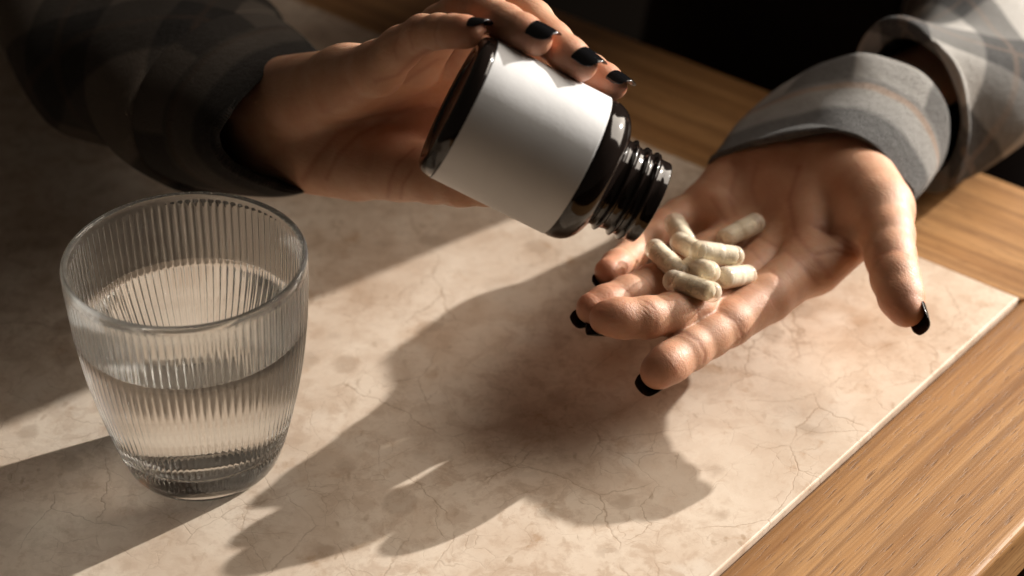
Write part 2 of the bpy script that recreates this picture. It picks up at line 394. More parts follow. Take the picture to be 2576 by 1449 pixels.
# water top: meniscus ring and flat centre
top_rings = [(40.6, 65.72), (39.8, 65.5), (38.4, 65.42), (20, 65.4), (0.0, 65.4)]
V4 = lathe(top_rings)
off = len(V3)
FT = []
allr = [0] + [off + NS*k for k in range(len(top_rings))]
for a, b in zip(allr, allr[1:]):
    for i in range(NS):
        j = (i + 1) % NS; FT.append((a + j, a + i, b + i, b + j))
wt = mesh_obj('drinking_water', np.concatenate([V3, V4]), F3 + FT, None, mats=[M_WATGL, M_WATER], fmat=[0]*len(F3) + [1]*len(FT), origin=GB)
tag(wt, 'clear still water filling the ribbed glass to two thirds', 'water')
for o in (bpy.data.objects['glass_wall'], wt):
    bm = bmesh.new(); bm.from_mesh(o.data); bmesh.ops.remove_doubles(bm, verts=bm.verts, dist=1e-7)
    bmesh.ops.recalc_face_normals(bm, faces=bm.faces)
    # make the normals face out of the solid: check the outermost face
    f = max(bm.faces, key=lambda q: q.calc_center_median().xy.length)
    flip = bm.calc_volume(signed=True) < 0 if o is wt else f.normal.xy.dot(f.calc_center_median().xy) < 0
    if flip: bmesh.ops.reverse_faces(bm, faces=bm.faces)
    bm.to_mesh(o.data); bm.free()

# ------------------------------------------------------------------ pill bottle
BD = 800.0
B_MID = PD(1311, 346, BD)
tilt = math.radians(8.5)
ex = nrm(0.898*RIGHT - 0.441*UPV)
B_AX = nrm(math.cos(tilt)*ex - math.sin(tilt)*BACK)                 # base -> mouth, mouth a little farther away
B_N = nrm(BACK - np.dot(BACK, B_AX)*B_AX)                           # faces the viewer
B_T = np.cross(B_N, B_AX); B_T = B_T if np.dot(B_T, UPV) > 0 else -B_T
BR = 27.4
B_O = B_MID - B_AX*29.0                                             # centre of the base
def bpt(s, r, a): return B_O + B_AX*s + r*(math.cos(a)*B_T + math.sin(a)*B_N)
def blathe(prof, n=96, helix=None):
    V = []
    for k in range(len(prof)):
        for i in range(n):
            a = 2*math.pi*i/n; r, s = prof[k]
            if helix and helix[0] < s < helix[1]: s = s + helix[2]*(i/n - 0.5)
            V.append(bpt(s, r, a))
    return np.array(V), grid_faces(n, len(prof), True)
bottle = empty('pill_bottle', B_O)
tag(bottle, 'open glossy black pill bottle with blank white label, tipped over the palm', 'bottle')
body = [(20.2, 1.6), (21.0, 0.9), (22.2, 0.15), (23.2, 0.0), (24.6, 0.2), (26.0, 1.1), (26.9, 2.6), (27.25, 4.6), (27.25, 5.4), (26.95, 5.7), (26.95, 20), (26.95, 40), (26.95, 51.6), (27.25, 52.0), (27.3, 53.5), (27.1, 55.5), (26.5, 57.6), (25.4, 59.5), (23.8, 61.1), (21.6, 62.4), (19.3, 63.3), (17.6, 63.9), (16.9, 64.6)]
Vb, Fb = blathe(body)
mesh_obj('bottle_body', Vb, Fb, M_BOTTLE, bottle)
Vp, Fp_ = blathe([(0.01, 2.3), (10, 2.3), (17.5, 2.2), (19.4, 1.95), (20.4, 1.5)])
mesh_obj('base_panel', Vp, Fp_, simple('matt_black_plastic', (0.012, 0.008, 0.007), 0.45, Specular_IOR_Level=0.18), bottle)
neck = [(16.9, 64.55), (16.7, 65.4), (16.75, 66.2), (17.3, 66.7), (17.95, 67.1), (18.0, 67.5), (17.2, 68.1), (16.45, 68.8), (16.3, 69.6)]
def thread(s0):
    return [(16.0, s0 - 1.5), (16.25, s0 - 1.1), (17.2, s0 - 0.55), (17.45, s0 - 0.1), (17.4, s0 + 0.25), (16.6, s0 + 0.75), (16.0, s0 + 1.2)]
Vn, Fn = blathe(neck + [(16.05, 70.4)])
fin = thread(73.0) + thread(77.0)
Vt, Ft = blathe([(16.05, 70.3)] + fin + [(15.95, 79.2), (15.95, 79.8)], helix=(70.9, 78.9, 1.7))
lip = [(15.95, 79.7), (15.95, 81.7), (15.75, 82.2), (15.3, 82.4), (14.4, 82.3), (13.9, 81.8), (13.8, 75), (13.8, 66), (13.8, 62)]
Vl, Fl = blathe(lip)
nk = np.concatenate([Vn, Vt, Vl]); f2 = Fn + [tuple(i + len(Vn) for i in q) for q in Ft] + [tuple(i + len(Vn) + len(Vt) for i in q) for q in Fl]
mesh_obj('threaded_neck', nk, f2, M_BOTTLE, bottle)
lab = [(26.97, 5.75), (27.36, 5.8), (27.40, 6.1), (27.40, 20), (27.40, 36), (27.40, 51.1), (27.36, 51.4), (26.97, 51.5)]
Vl, Fl = blathe(lab, 160); mesh_obj('paper_label', Vl, Fl, M_LABEL, bottle)
for o in list(bottle.children):
    bm = bmesh.new(); bm.from_mesh(o.data); bmesh.ops.recalc_face_normals(bm, faces=bm.faces); bm.to_mesh(o.data); bm.free()

def sd_bottle(p):
    q = p - B_O; s = q @ B_AX; rad = np.sqrt(np.maximum((q*q).sum(-1) - s*s, 0))
    pr = np.array([(27.5, -50), (27.5, 53), (27.2, 55.5), (25.6, 59.5), (21.8, 62.4), (17.3, 64.5), (17.0, 83)])
    R = np.interp(s, pr[:, 1], pr[:, 0])
    return np.maximum(rad - R, np.maximum(0.2 - s, s - 83))

# ------------------------------------------------------------------ hands: smooth unions of tapered bones
def smin(a, b, k):
    h = np.clip(0.5 + 0.5*(b - a)/k, 0, 1); return b*(1 - h) + a*h - k*h*(1 - h)
class Field:
    def __init__(s, lo, hi, vox):
        s.lo = np.array(lo, float); s.v = vox; s.n = np.ceil((np.array(hi) - s.lo)/vox).astype(int) + 1
        s.ax = [s.lo[i] + np.arange(s.n[i])*vox for i in range(3)]
    def blank(s): return np.full(s.n, 40.0, np.float32)
    def sub(s, lo, hi):
        return tuple(slice(max(0, int((lo[i] - s.lo[i])/s.v)), max(0, min(s.n[i], int((hi[i] - s.lo[i])/s.v) + 2))) for i in range(3))
    def cone(s, F, a, ra, b, rb, k, flat=None):
        """tapered capsule a-b blended into F; flat=(dir, f) squeezes it along dir"""
        a = np.asarray(a, float); b = np.asarray(b, float); m = max(ra, rb) + 14
        sl = s.sub(np.minimum(a, b) - m, np.maximum(a, b) + m)
        X = s.ax[0][sl[0]][:, None, None]; Y = s.ax[1][sl[1]][None, :, None]; Z = s.ax[2][sl[2]][None, None, :]
        if X.size == 0 or Y.size == 0 or Z.size == 0: return
        d = b - a; dd = float(d @ d) + 1e-9
        px, py, pz = X - a[0], Y - a[1], Z - a[2]
        t = np.clip((px*d[0] + py*d[1] + pz*d[2])/dd, 0, 1)
        qx, qy, qz = px - t*d[0], py - t*d[1], pz - t*d[2]
        l2 = qx*qx + qy*qy + qz*qz
        sc = 1.0
        if flat is not None:
            u, f = flat; h = qx*u[0] + qy*u[1] + qz*u[2]
            l2 = l2 + h*h*(1/(f*f) - 1)
            sc = 0.5*(1 + f)
        q = ((np.sqrt(np.maximum(l2, 0)) - (ra + (rb - ra)*t))*sc).astype(np.float32)
        F[sl] = smin(F[sl], q, k)
    def points(s, sl=None):
        return np.stack(np.meshgrid(*s.ax, indexing='ij'), -1)
    def mesh(s, F):
        gr = vdb.FloatGrid(40.0); gr.copyFromArray(np.ascontiguousarray(F, np.float32))
        p, q = gr.convertToQuads(isovalue=0.0)
        return s.lo + np.asarray(p)*s.v, np.asarray(q)
    def sample(s, F, p):
        g = (np.asarray(p) - s.lo)/s.v; i = np.clip(np.floor(g).astype(int), 0, s.n - 2); t = g - i
        r = 0
        for dx in (0, 1):
            for dy in (0, 1):
                for dz in (0, 1):
                    wgt = (t[0] if dx else 1 - t[0])*(t[1] if dy else 1 - t[1])*(t[2] if dz else 1 - t[2])
                    r += wgt*F[i[0] + dx, i[1] + dy, i[2] + dz]
        return float(r)
VOX = 0.62
def build_hand(palm, fingers, kp, kf, webs, cut=None, margin=30, pads=()):
    P = [q for c in palm for q in c[:1] + c[2:3]] + [q[0] for f in fingers for q in f]
    P = np.array(P); fld = Field(P.min(0) - margin, P.max(0) + margin, VOX)
    Fp = fld.blank()
    for a, ra, b, rb, *fl in palm: fld.cone(Fp, a, ra, b, rb, kp, fl[0] if fl else None)
    Fa = fld.blank()
    for f in fingers:
        Ff = fld.blank()
        for (a, ra), (b, rb) in zip(f, f[1:]): fld.cone(Ff, a, ra, b, rb, 2.5)
        Fa = smin(Fa, Ff, 0.7)
    for a, ra, b, rb in webs: fld.cone(Fp, a, ra, b, rb, 5.0)
    F = smin(Fp, Fa, kf)
    for c, r, k in pads: fld.cone(F, c, r, np.asarray(c) + 0.01, r, k)
    if cut is not None:
        pts = fld.points().reshape(-1, 3); d = cut(pts).reshape(F.shape).astype(np.float32)
        F = -smin(-F, d, 0.8)
    v, q = fld.mesh(F)
    return fld, F, v, q

def relax(v, q, it=2):
    """light smoothing of the extracted surface"""
    e = np.concatenate([q[:, [0, 1]], q[:, [1, 2]], q[:, [2, 3]], q[:, [3, 0]]]); n = len(v)
    e = np.unique(np.sort(e, 1), axis=0)
    deg = np.bincount(e.ravel(), minlength=n)[:, None]
    for _ in range(it):
        for lam in (0.5, -0.51):
            s = np.zeros_like(v); np.add.at(s, e[:, 0], v[e[:, 1]]); np.add.at(s, e[:, 1], v[e[:, 0]])
            v = v + lam*(s/np.maximum(deg, 1) - v)
    return v
def vnormals(v, q):
    n = np.cross(v[q[:, 2]] - v[q[:, 0]], v[q[:, 3]] - v[q[:, 1]]); o = np.zeros_like(v)
    for k in range(4): np.add.at(o, q[:, k], n)
    return o/np.maximum(np.linalg.norm(o, axis=1, keepdims=True), 1e-9)
def seg_dist(v, a, b):
    d = b - a; t = np.clip(((v - a) @ d)/(d @ d + 1e-9), 0, 1); return np.linalg.norm(v - (a + t[:, None]*d), axis=1)
KDEP = 0.20
def carve(v, q, lines):
    """creases: each line is (pixel points, depth mm, width mm), laid on the surface by ray casting"""
    bv = BVHTree.FromPolygons(v.tolist(), q.tolist()); nn = vnormals(v, q); disp = np.zeros(len(v)); cr = np.zeros(len(v))
    for pts, dep, wid in lines:
        pts = np.array(pts, float); pl = []
        for (x0, y0), (x1, y1) in zip(pts, pts[1:]):
            for t in np.linspace(0, 1, 6)[:(6 if (x1, y1) == tuple(pts[-1]) else 5)]:
                h = bv.ray_cast(Vector(CAMV), Vector(nrm(ray(x0 + (x1 - x0)*t, y0 + (y1 - y0)*t))))
                if h[0] is not None: pl.append(np.array(h[0]))
        if len(pl) < 2: continue
        pl = np.array(pl); m = np.where(((v > pl.min(0) - 4*wid) & (v < pl.max(0) + 4*wid)).all(1))[0]
        if len(m) == 0: continue
        best = np.full(len(m), 1e9)
        for a, b in zip(pl, pl[1:]):
            if np.linalg.norm(b - a) > 9: continue
            best = np.minimum(best, seg_dist(v[m], a, b))
        gsh = np.exp(-(best/wid)**2)
        disp[m] -= KDEP*dep*gsh; cr[m] = np.maximum(cr[m], np.exp(-(best/(wid*0.6))**2)*min(1.0, abs(dep)/0.6)*(dep > 0))
    return v + nn*disp[:, None], cr, bv

# ---- the person's left hand (image right), palm up under the bottle: points as (x, y, height)
Z = PZ
def fz(pts): return [(Z(x, y, z), r) for x, y, z, r in pts]
idx = fz([(2035, 664, 33.5, 11.4), (1930, 748, 34, 10.1), (1832, 813, 34.5, 9.3), (1784, 845, 34.5, 8.5), (1734, 878, 34.3, 8.3), (1688, 911, 34, 7.9), (1656, 934, 33, 7.1)])
mid = fz([(1950, 640, 27, 11.0), (1850, 726, 32, 9.2), (1745, 779, 41, 8.7), (1688, 790, 44.5, 8.2), (1625, 799, 47, 8.0), (1570, 801, 48.3, 7.7), (1527, 801, 48.5, 6.9)])
rin = fz([(1880, 585, 27, 10.8), (1780, 640, 31, 8.8), (1700, 698, 39, 8.8), (1636, 718, 42.5, 8.0), (1580, 743, 45, 7.7), (1524, 764, 46.5, 7.2), (1490, 776, 47, 6.4)])
pin = fz([(1775, 528, 30, 10.3), (1712, 545, 31, 7.8), (1662, 573, 32, 7.2), (1622, 606, 34.5, 6.6), (1588, 640, 39, 6.4), (1552, 668, 45, 6.2), (1531, 684, 48.5, 5.7)])
thu = fz([(2150, 455, 49, 16.5), (2212, 535, 50, 13.9), (2232, 592, 49.5, 11.0), (2240, 645, 48, 10.1), (2253, 700, 46, 9.7), (2268, 748, 43.5, 9.0), (2279, 776, 42, 7.5)])
UPZ = np.array([0, 0, 1.0])
WR = Z(2050, 400, 44)
arm_dir = nrm([0.40, 0.915, 0.04])
palmR = [
    (Z(2070, 440, 43), 17.0, Z(2035, 664, 34), 11.0), (Z(2030, 440, 41), 16.0, Z(1950, 640, 27), 10.5),
    (Z(1975, 440, 39), 16.0, Z(1880, 585, 27), 10.3), (Z(1915, 440, 36), 16.0, Z(1790, 525, 30), 10.3),
    (Z(1870, 455, 36), 16.0, Z(1800, 515, 34), 11.0),
    (Z(2135, 440, 46), 17.0, Z(2205, 520, 50), 14.2),
    (Z(1945, 410, 38), 16.5, Z(2120, 415, 43), 17.0),
    (np.array([118, 810, 37.]), 16.0, np.array([148, 862, 48.]), 14.5), (np.array([140, 806, 41.]), 16.5, np.array([162, 854, 48.]), 15.5),
    (np.array([155, 858, 48.]), 15.0, np.array([198, 903, 41.]), 16.0)]
websR = [(Z(2178, 590, 44), 7.5, Z(2060, 680, 35), 9.5), (Z(2110, 560, 41), 10, Z(2195, 560, 47), 9.5)]
fld, FR, vR, qR = build_hand(palmR, [idx, mid, rin, pin, thu], 9.0, 5.0, websR, margin=26,
    pads=[(Z(1674, 918, 35.6), 6.9, 3), (Z(1548, 796, 50), 6.6, 3)])
vR = relax(vR, qR, 2)
creR = [
    ([(1688, 842), (1722, 836), (1757, 858), (1774, 890), (1770, 912)], 0.75, 1.1),      # index DIP
    ([(1770, 790), (1815, 786), (1855, 812), (1868, 850), (1862, 872)], 0.85, 1.2),      # index PIP
    ([(1800, 775), (1846, 792), (1880, 830)], 0.35, 0.8),
    ([(1880, 722), (1930, 742), (1960, 780)], 0.25, 0.9),
    ([(1622, 757), (1645, 775), (1652, 800), (1648, 835)], 0.6, 1.0),                    # middle DIP
    ([(1715, 745), (1748, 765), (1760, 800)], 0.6, 1.1),
    ([(1540, 720), (1568, 722), (1590, 745)], 0.5, 1.0), ([(1610, 690), (1630, 705), (1640, 730)], 0.4, 1.0),
    ([(1570, 622), (1590, 640), (1606, 662)], 0.5, 1.0),
    ([(2215, 640), (2250, 626), (2285, 640)], 0.5, 1.2), ([(2205, 662), (2225, 640), (2262, 630)], 0.35, 1.0),   # thumb IP
    ([(2168, 640), (2120, 612), (2070, 575)], 3.2, 1.9), ([(2158, 624), (2110, 588), (2050, 570)], 2.2, 1.6), ([(2150, 640), (2100, 630), (2050, 640)], 1.8, 1.4),
    ([(2085, 690), (2000, 590), (1985, 500), (2010, 420)], 0.75, 2.2),                   # life line
    ([(2060, 715), (1990, 640), (1900, 590), (1850, 560)], 0.55, 1.8),
    ([(1960, 700), (1900, 640), (1830, 560), (1790, 500)], 0.5, 1.8),
    ([(1850, 540), (1835, 500), (1850, 440)], 0.45, 1.8), ([(1905, 520), (1890, 470), (1905, 410)], 0.35, 1.8)]
vR, crR, bvR = carve(vR, qR, creR)

# ---- the person's right hand (image left), wrapped over the bottle: points as (x, y, depth)
def fd(pts): return [(PD(x, y, D), r) for x, y, D, r in pts]
pinL = fd([(952, 172, 838, 9.8), (1008, 120, 826, 7.8), (1064, 85, 815, 6.9), (1105, 79, 806, 6.15), (1142, 79, 800, 5.9), (1170, 80, 796, 5.6), (1188, 81, 794, 5.1)])
rinL = fd([(1045, 150, 854, 10.5), (1110, 70, 838, 8.6), (1176, 20, 823, 8.0), (1224, 32, 810, 7.2), (1272, 58, 801, 6.7), (1315, 82, 793.5, 6.6), (1347, 98, 790.5, 6.1)])
midL = fd([(1150, 150, 868, 10.5), (1215, 55, 852, 8.6), (1285, 5, 836, 8.0), (1340, 50, 818, 7.2), (1390, 102, 806, 6.8), (1432, 142, 797.5, 6.7), (1461, 162, 794.5, 6.1)])
idxL = fd([(1255, 195, 882, 10.5), (1330, 130, 868, 8.2), (1400, 130, 848, 7.4), (1445, 155, 832, 6.6), (1485, 180, 820, 6.4), (1520, 202, 814, 6.1), (1541, 215, 811, 5.5)])
thuL = fd([(800, 385, 912, 16.5), (905, 405, 892, 15.5), (1010, 422, 876, 13.0), (1090, 438, 864, 11.3), (1160, 448, 856, 10.8), (1230, 455, 852, 9.5), (1290, 462, 848, 8.0)])
palmL = [
    (PD(690, 262, 918), 19.0, PD(870, 200, 864), 12.0), (PD(870, 200, 864), 12.0, PD(948, 172, 840), 10.0),
    (PD(700, 290, 922), 18.0, PD(1040, 165, 858), 10.5), (PD(710, 320, 924), 18.0, PD(1145, 170, 872), 10.5), (PD(720, 350, 924), 18.0, PD(1250, 210, 886), 10.5),
    (PD(740, 370, 922), 17.0, PD(890, 400, 896), 15.0),
    (PD(900, 330, 900), 13.0, PD(1150, 330, 882), 11.0), (PD(1010, 420, 880), 11.0, PD(1250, 260, 892), 10.0),
    (PD(680, 275, 925), 19.5, PD(420, 150, 980), 25.0), (PD(700, 345, 930), 19.0, PD(440, 215, 985), 25.0)]
fldL, FL, vL, qL = build_hand(palmL, [pinL, rinL, midL, idxL, thuL], 9.0, 4.5, [], cut=lambda p: sd_bottle(p), margin=28)
vL = relax(vL, qL, 2)
creL = [
    ([(760, 455), (800, 390), (850, 335), (930, 295), (1065, 270)], 1.3, 2.6), ([(820, 450), (850, 390), (900, 340), (980, 300)], 0.6, 2.0),
    ([(975, 498), (980, 455), (1000, 410), (1040, 375)], 0.8, 1.6), ([(1008, 500), (1012, 465), (1035, 430)], 0.6, 1.4),
    ([(945, 205), (1000, 190), (1040, 150), (1080, 125)], 0.9, 2.0), ([(985, 235), (1040, 190), (1100, 150)], 0.5, 1.8),
    ([(1000, 95), (990, 120), (1000, 150)], 0.35, 1.2), ([(1100, 60), (1092, 85), (1098, 112)], 0.4, 1.0), ([(1040, 55), (1030, 90), (1040, 125)], 0.35, 1.2),
    ([(1240, 18), (1262, 10), (1285, 14)], 0.3, 0.9), ([(1252, 26), (1272, 18), (1296, 24)], 0.3, 0.9)]
vL, crL, bvL = carve(vL, qL, creL)

person = empty('person', (190, 1130, -300))
tag(person, 'person in grey plaid flannel shirt tipping a bottle into an open palm', 'person')
# arms and trunk under the clothes, coarse
def coarse(cones, vox=6):
    P = np.array([q for c in cones for q in (c[0], c[2])]); f = Field(P.min(0) - 140, P.max(0) + 140, vox); F = f.blank()
    for c in cones: f.cone(F, *c[:4], 20.0, c[4] if len(c) > 4 else None)
    return f.mesh(F)
TC = np.array([202., 1105., 0]); TU = np.array([-0.8, 0.6, 0]); TW = np.array([0.6, 0.8, 0])
ELR = np.array([238., 1040., 24.]); SHR = np.array([262., 1085., 360.])
ELL = np.array([-265., 1225., 75.]); SHL = TC + TU*150 + UPZ*360
WRR = np.array([204., 912., 40.]); WRL = PD(500, 200, 970)
vT, qT = coarse([(WRR, 12, ELR, 14), (ELR, 14, SHR, 28), (WRL, 24, ELL, 32), (ELL, 32, SHL, 38), (SHR, 45, SHL, 45),
                 (TC + UPZ*-250, 85, TC + UPZ*330, 85), (TC + TU*45 + UPZ*-250, 80, TC + TU*45 + UPZ*300, 80), (TC - TU*45 + UPZ*-250, 80, TC - TU*45 + UPZ*300, 80),
                 (TC + UPZ*340, 45, TC + UPZ*430, 42)])
nR, nL = len(vR), len(vL)
allv = np.concatenate([vR, vL, vT]); allq = np.concatenate([qR, qL + nR, qT + nR + nL])
body = mesh_obj('body', allv, allq, M_SKIN, person)
bm = bmesh.new(); bm.from_mesh(body.data); bmesh.ops.recalc_face_normals(bm, faces=bm.faces); bm.to_mesh(body.data); bm.free()
rud = np.zeros(len(allv)); cr = np.concatenate([crR, crL, np.zeros(len(vT))])
for f in (idx, mid, rin, pin, thu, pinL, rinL, midL, idxL):
    d = np.linalg.norm(allv - f[-1][0], axis=1); rud = np.maximum(rud, np.exp(-(d/10.0)**2))
    for j in (2, 4):
        d = np.linalg.norm(allv - f[j][0], axis=1); rud = np.maximum(rud, 0.4*np.exp(-(d/9.0)**2))
for nm, arr in (('ruddy', rud), ('crease', cr)):
    at = body.data.attributes.new(nm, 'FLOAT', 'POINT'); at.data.foreach_set('value', arr.astype(np.float32))

# ---- nails
def nail(tipc, prevc, dorsal, r, L, W, out, arch=0.03, rad=1.12):
    a = nrm(np.asarray(tipc) - np.asarray(prevc)); n = nrm(np.asarray(dorsal) - np.dot(dorsal, a)*a); s = np.cross(a, n)
    nu, nv = 15, 20; V = []
    R = W*0.5*rad
    for layer in (0, 1):
        for j in range(nv):
            t = j/(nv - 1); x = -L + out + L*t + r
            wv = 1.0
            if t < 0.22: wv = math.sqrt(max(0.0, 1 - (1 - t/0.22)**2))*0.86 + 0.14*t/0.22
            if t > 0.62: wv *= 1 - 0.34*((t - 0.62)/0.38)**2.2
            wv = max(wv, 0.04)
            for i in range(nu):
                u = (i/(nu - 1)*2 - 1)*wv; ph = u*math.asin(min(1, (W/2)/R))
                bend = -arch*(x)**2*0.35 if x > 0 else -arch*0.12*x*x
                # free edge dips into a rounded point
                xe = x - 0.10*W*abs(u)**2.5*max(0, (t - 0.8)/0.2)
                hgt = r*0.99 + 0.45 + bend - (0.55 if layer else 0) - (0.55*max(0, (0.12 - t)/0.12))
                V.append(np.asarray(tipc) + a*xe + n*(R*math.cos(ph) - R + hgt) + s*(R*math.sin(ph)))
    g = grid_faces(nu, nv); o = nu*nv; F = g + [tuple(o + k for k in q[::-1]) for q in g]
    for j in range(nv - 1):
        for i in (0, nu - 1):
            q = (j*nu + i, (j + 1)*nu + i, o + (j + 1)*nu + i, o + j*nu + i); F.append(q if i else q[::-1])
    for j in (0, nv - 1):
        for i in range(nu - 1):
            q = (j*nu + i, j*nu + i + 1, o + j*nu + i + 1, o + j*nu + i); F.append(q[::-1] if j else q)
    ob = mesh_obj('nail', np.array(V), F, M_NAIL, person)
    bm = bmesh.new(); bm.from_mesh(ob.data); bmesh.ops.recalc_face_normals(bm, faces=bm.faces); bm.to_mesh(ob.data); bm.free()
    sb = ob.modifiers.new('sub', 'SUBSURF'); sb.levels = 1; sb.render_levels = 1
    return ob
def vdir(rx, uy, bk): return rx*RIGHT + uy*UPV + bk*BACK
# image-right hand: backs of the fingertips face down and away
for f, dv, W, L, out in ((idx, (-0.15, -0.70, -0.72), 11.2, 15, 1.5), (mid, (-0.12, -0.78, -0.62), 11.4, 15, 1.2), (rin, (-0.20, -0.78, -0.60), 10.4, 14, 1.4), (pin, (-0.30, -0.80, -0.52), 9.2, 12, 1.3)):
    nail(f[-1][0], f[-2][0], vdir(*dv), f[-1][1], L, W, out)
nail(thu[-1][0], thu[-2][0], vdir(0.95, -0.02, -0.30), thu[-1][1], 16, 13.0, 2.8)
# image-left hand: backs face up and a little toward the lens
for f, dv, W, L, out in ((pinL, (-0.02, 0.97, 0.12), 9.2, 12.2, 2.2), (rinL, (0.35, 0.72, 0.52), 11.4, 15.2, 2.2), (midL, (0.38, 0.74, 0.48), 11.6, 15.2, 2.2), (idxL, (0.38, 0.80, 0.36), 10.2, 13.0, 2.2)):
    nail(f[-1][0], f[-2][0], vdir(*dv), f[-1][1], L, W, out)

# ------------------------------------------------------------------ clothes
def catmull(P, n, closed):
    P = np.asarray(P, float); m = len(P); out = []
    segs = m if closed else m - 1
    for i in range(segs):
        if closed: p0, p1, p2, p3 = P[(i - 1) % m], P[i], P[(i + 1) % m], P[(i + 2) % m]
        else: p0, p1, p2, p3 = P[max(i - 1, 0)], P[i], P[i + 1], P[min(i + 2, m - 1)]
        for k in range(n):
            t = k/n
            out.append(0.5*((2*p1) + (-p0 + p2)*t + (2*p0 - 5*p1 + 4*p2 - p3)*t*t + (-p0 + 3*p1 - 3*p2 + p3)*t**3))
    if not closed: out.append(P[-1])
    return np.array(out)
def snoise(p, sc, seed):
    """cheap smooth noise from a few sine waves"""
    r = np.random.default_rng(seed); v = np.zeros(len(p))
    for k in range(7):
        d = r.normal(size=3); d /= np.linalg.norm(d); v += np.sin((p @ d)/sc*(0.6 + 0.25*k) + r.uniform(0, 6.28))/(1 + 0.35*k)
    return v/3.2
def sleeve(name, rings, mat, parent, nper=10, nalong=7, wrinkle=1.2, thick=1.6, seed=1):
    R = [catmull(r, nper, True) for r in rings]; m = len(R[0])
    cols = catmull(np.stack(R), nalong, False)                       # rows of points
    nrow = len(cols); v = cols.reshape(-1, 3)
    v0 = cols
    du = np.linalg.norm(np.roll(v0, -1, 1) - v0, axis=2).mean(0); us = np.concatenate([[0], np.cumsum(du)[:-1]])
    dv = np.linalg.norm(v0[1:] - v0[:-1], axis=2).mean(1); vs = np.concatenate([[0], np.cumsum(dv)])
    uv = np.stack([np.tile(us, nrow), np.repeat(vs, m)], 1)
    f = np.array(grid_faces(m, nrow, True))
    nn = vnormals(v, f)
    c = cols.mean(1, keepdims=True); s = np.sign((nn.reshape(nrow, m, 3)*(cols - c)).sum(-1).mean())
    v = v + nn*s*((snoise(v, 11.0, seed) + 0.35*snoise(v, 4.5, seed + 50))*wrinkle)[:, None]
    o = mesh_obj(name, v, f, mat, parent, uv=uv)
    if s < 0:
        o.data.flip_normals()
    so_ = o.modifiers.new('thick', 'SOLIDIFY'); so_.thickness = thick*MM; so_.offset = -1
    sb = o.modifiers.new('sub', 'SUBSURF'); sb.levels = 1; sb.render_levels = 1
    return o
def zr(pts): return np.array([Z(*p) for p in pts])
def dr(pts): return np.array([PD(*p) for p in pts])
def disc(c, ax, r1, r2, left, n=10):
    ax = nrm(ax); l = nrm(left - np.dot(left, ax)*ax); t = np.cross(ax, l)
    t = t if t[2] > 0 else -t
    return np.array([c + l*r1*math.cos(a) + t*r2*math.sin(a) for a in np.arange(n)/n*2*np.pi])
M_FL_CUFF = flannel_mat('flannel_cuff', 0.0, 62.0, False, True); M_FL = flannel_mat('flannel_sleeve', math.radians(40), 58.0, False)
M_FL_CUFF2 = flannel_mat('flannel_cuff_shaded', 0.0, 62.0, True, True); M_FL2 = flannel_mat('flannel_sleeve_shaded', math.radians(38), 74.0, True)
def cut_ring(s_along, px, nv):
    """pixel outline laid on a plane across the forearm, s_along mm from the wrist"""
    c = CEN + arm_dir*s_along; nv = nrm(nv); out = []
    for x, y in px:
        r = ray(x, y); out.append(CAMV + r*((c - CAMV) @ nv)/(r @ nv))
    out = np.array(out); out[:, 2] = np.maximum(out[:, 2], 2.5 + 0.02*np.arange(len(px))); return out
CEN = Z(2040, 430, 42)
R0 = cut_ring(-10, [(1783, 414), (1850, 374), (1985, 338), (2105, 327), (2200, 362), (2268, 442), (2296, 500), (2200, 590), (2050, 570), (1880, 500)], (0.27, 0.95, 0.10))
R1 = cut_ring(22, [(1855, 325), (1930, 268), (2050, 222), (2180, 215), (2292, 270), (2345, 355), (2345, 440), (2260, 510), (2100, 490), (1950, 425)], (0.30, 0.95, 0.10))
R2 = cut_ring(43, [(1965, 238), (2012, 186), (2085, 150), (2190, 134), (2322, 186), (2388, 282), (2372, 405), (2300, 460), (2170, 420), (2040, 330)], (0.36, 0.93, 0.08))
inn = R0.mean(0) + (R0 - R0.mean(0))*0.86 + arm_dir*10
sleeve('shirt_cuff', [inn, R0.mean(0) + (R0 - R0.mean(0))*0.97 + arm_dir*0.6, R0 + arm_dir*1.5, 0.5*(R0 + R1), R1, R2, R2.mean(0) + (R2 - R2.mean(0))*0.80 + arm_dir*3], M_FL_CUFF, person, wrinkle=1.35, seed=3)
S1 = cut_ring(66, [(2155, 230), (2170, 125), (2230, 62), (2322, 82), (2412, 190), (2440, 330), (2405, 465), (2330, 480), (2240, 410), (2175, 320)], (0.52, 0.85, 0))
s0 = S1.mean(0) + (S1 - S1.mean(0))*0.78 + arm_dir*4
def alignring(c, ax, r, ref):
    """circle whose points start in step with the ring ref"""
    ax = nrm(ax); d = ref - ref.mean(0); d = d - np.outer(d @ ax, ax); d = d/np.linalg.norm(d, axis=1, keepdims=True)
    return c + d*r
S2 = alignring(np.array([212., 903., 35.]), np.array([0.55, 0.83, 0]), 1, S1)
S2 = S2.mean(0) + (S2 - S2.mean(0))*np.array([42, 42, 32])
S3 = alignring(np.array([226., 968., 30.]), np.array([0.25, 0.95, -0.1]), 32, S2)
S4 = alignring(ELR + np.array([2, 10, 0]), np.array([0.1, 0.6, 0.8]), 42, S3)
S5 = alignring(0.5*(ELR + SHR), SHR - ELR, 48, S4); S6 = alignring(SHR, SHR - ELR, 54, S5)
sleeve('shirt_sleeve', [s0, S1.mean(0) + (S1 - S1.mean(0))*0.95 + arm_dir*1, S1 + arm_dir*5, S2, S3, S4, S5, S6], M_FL, person, wrinkle=2.6, seed=5, thick=1.4)
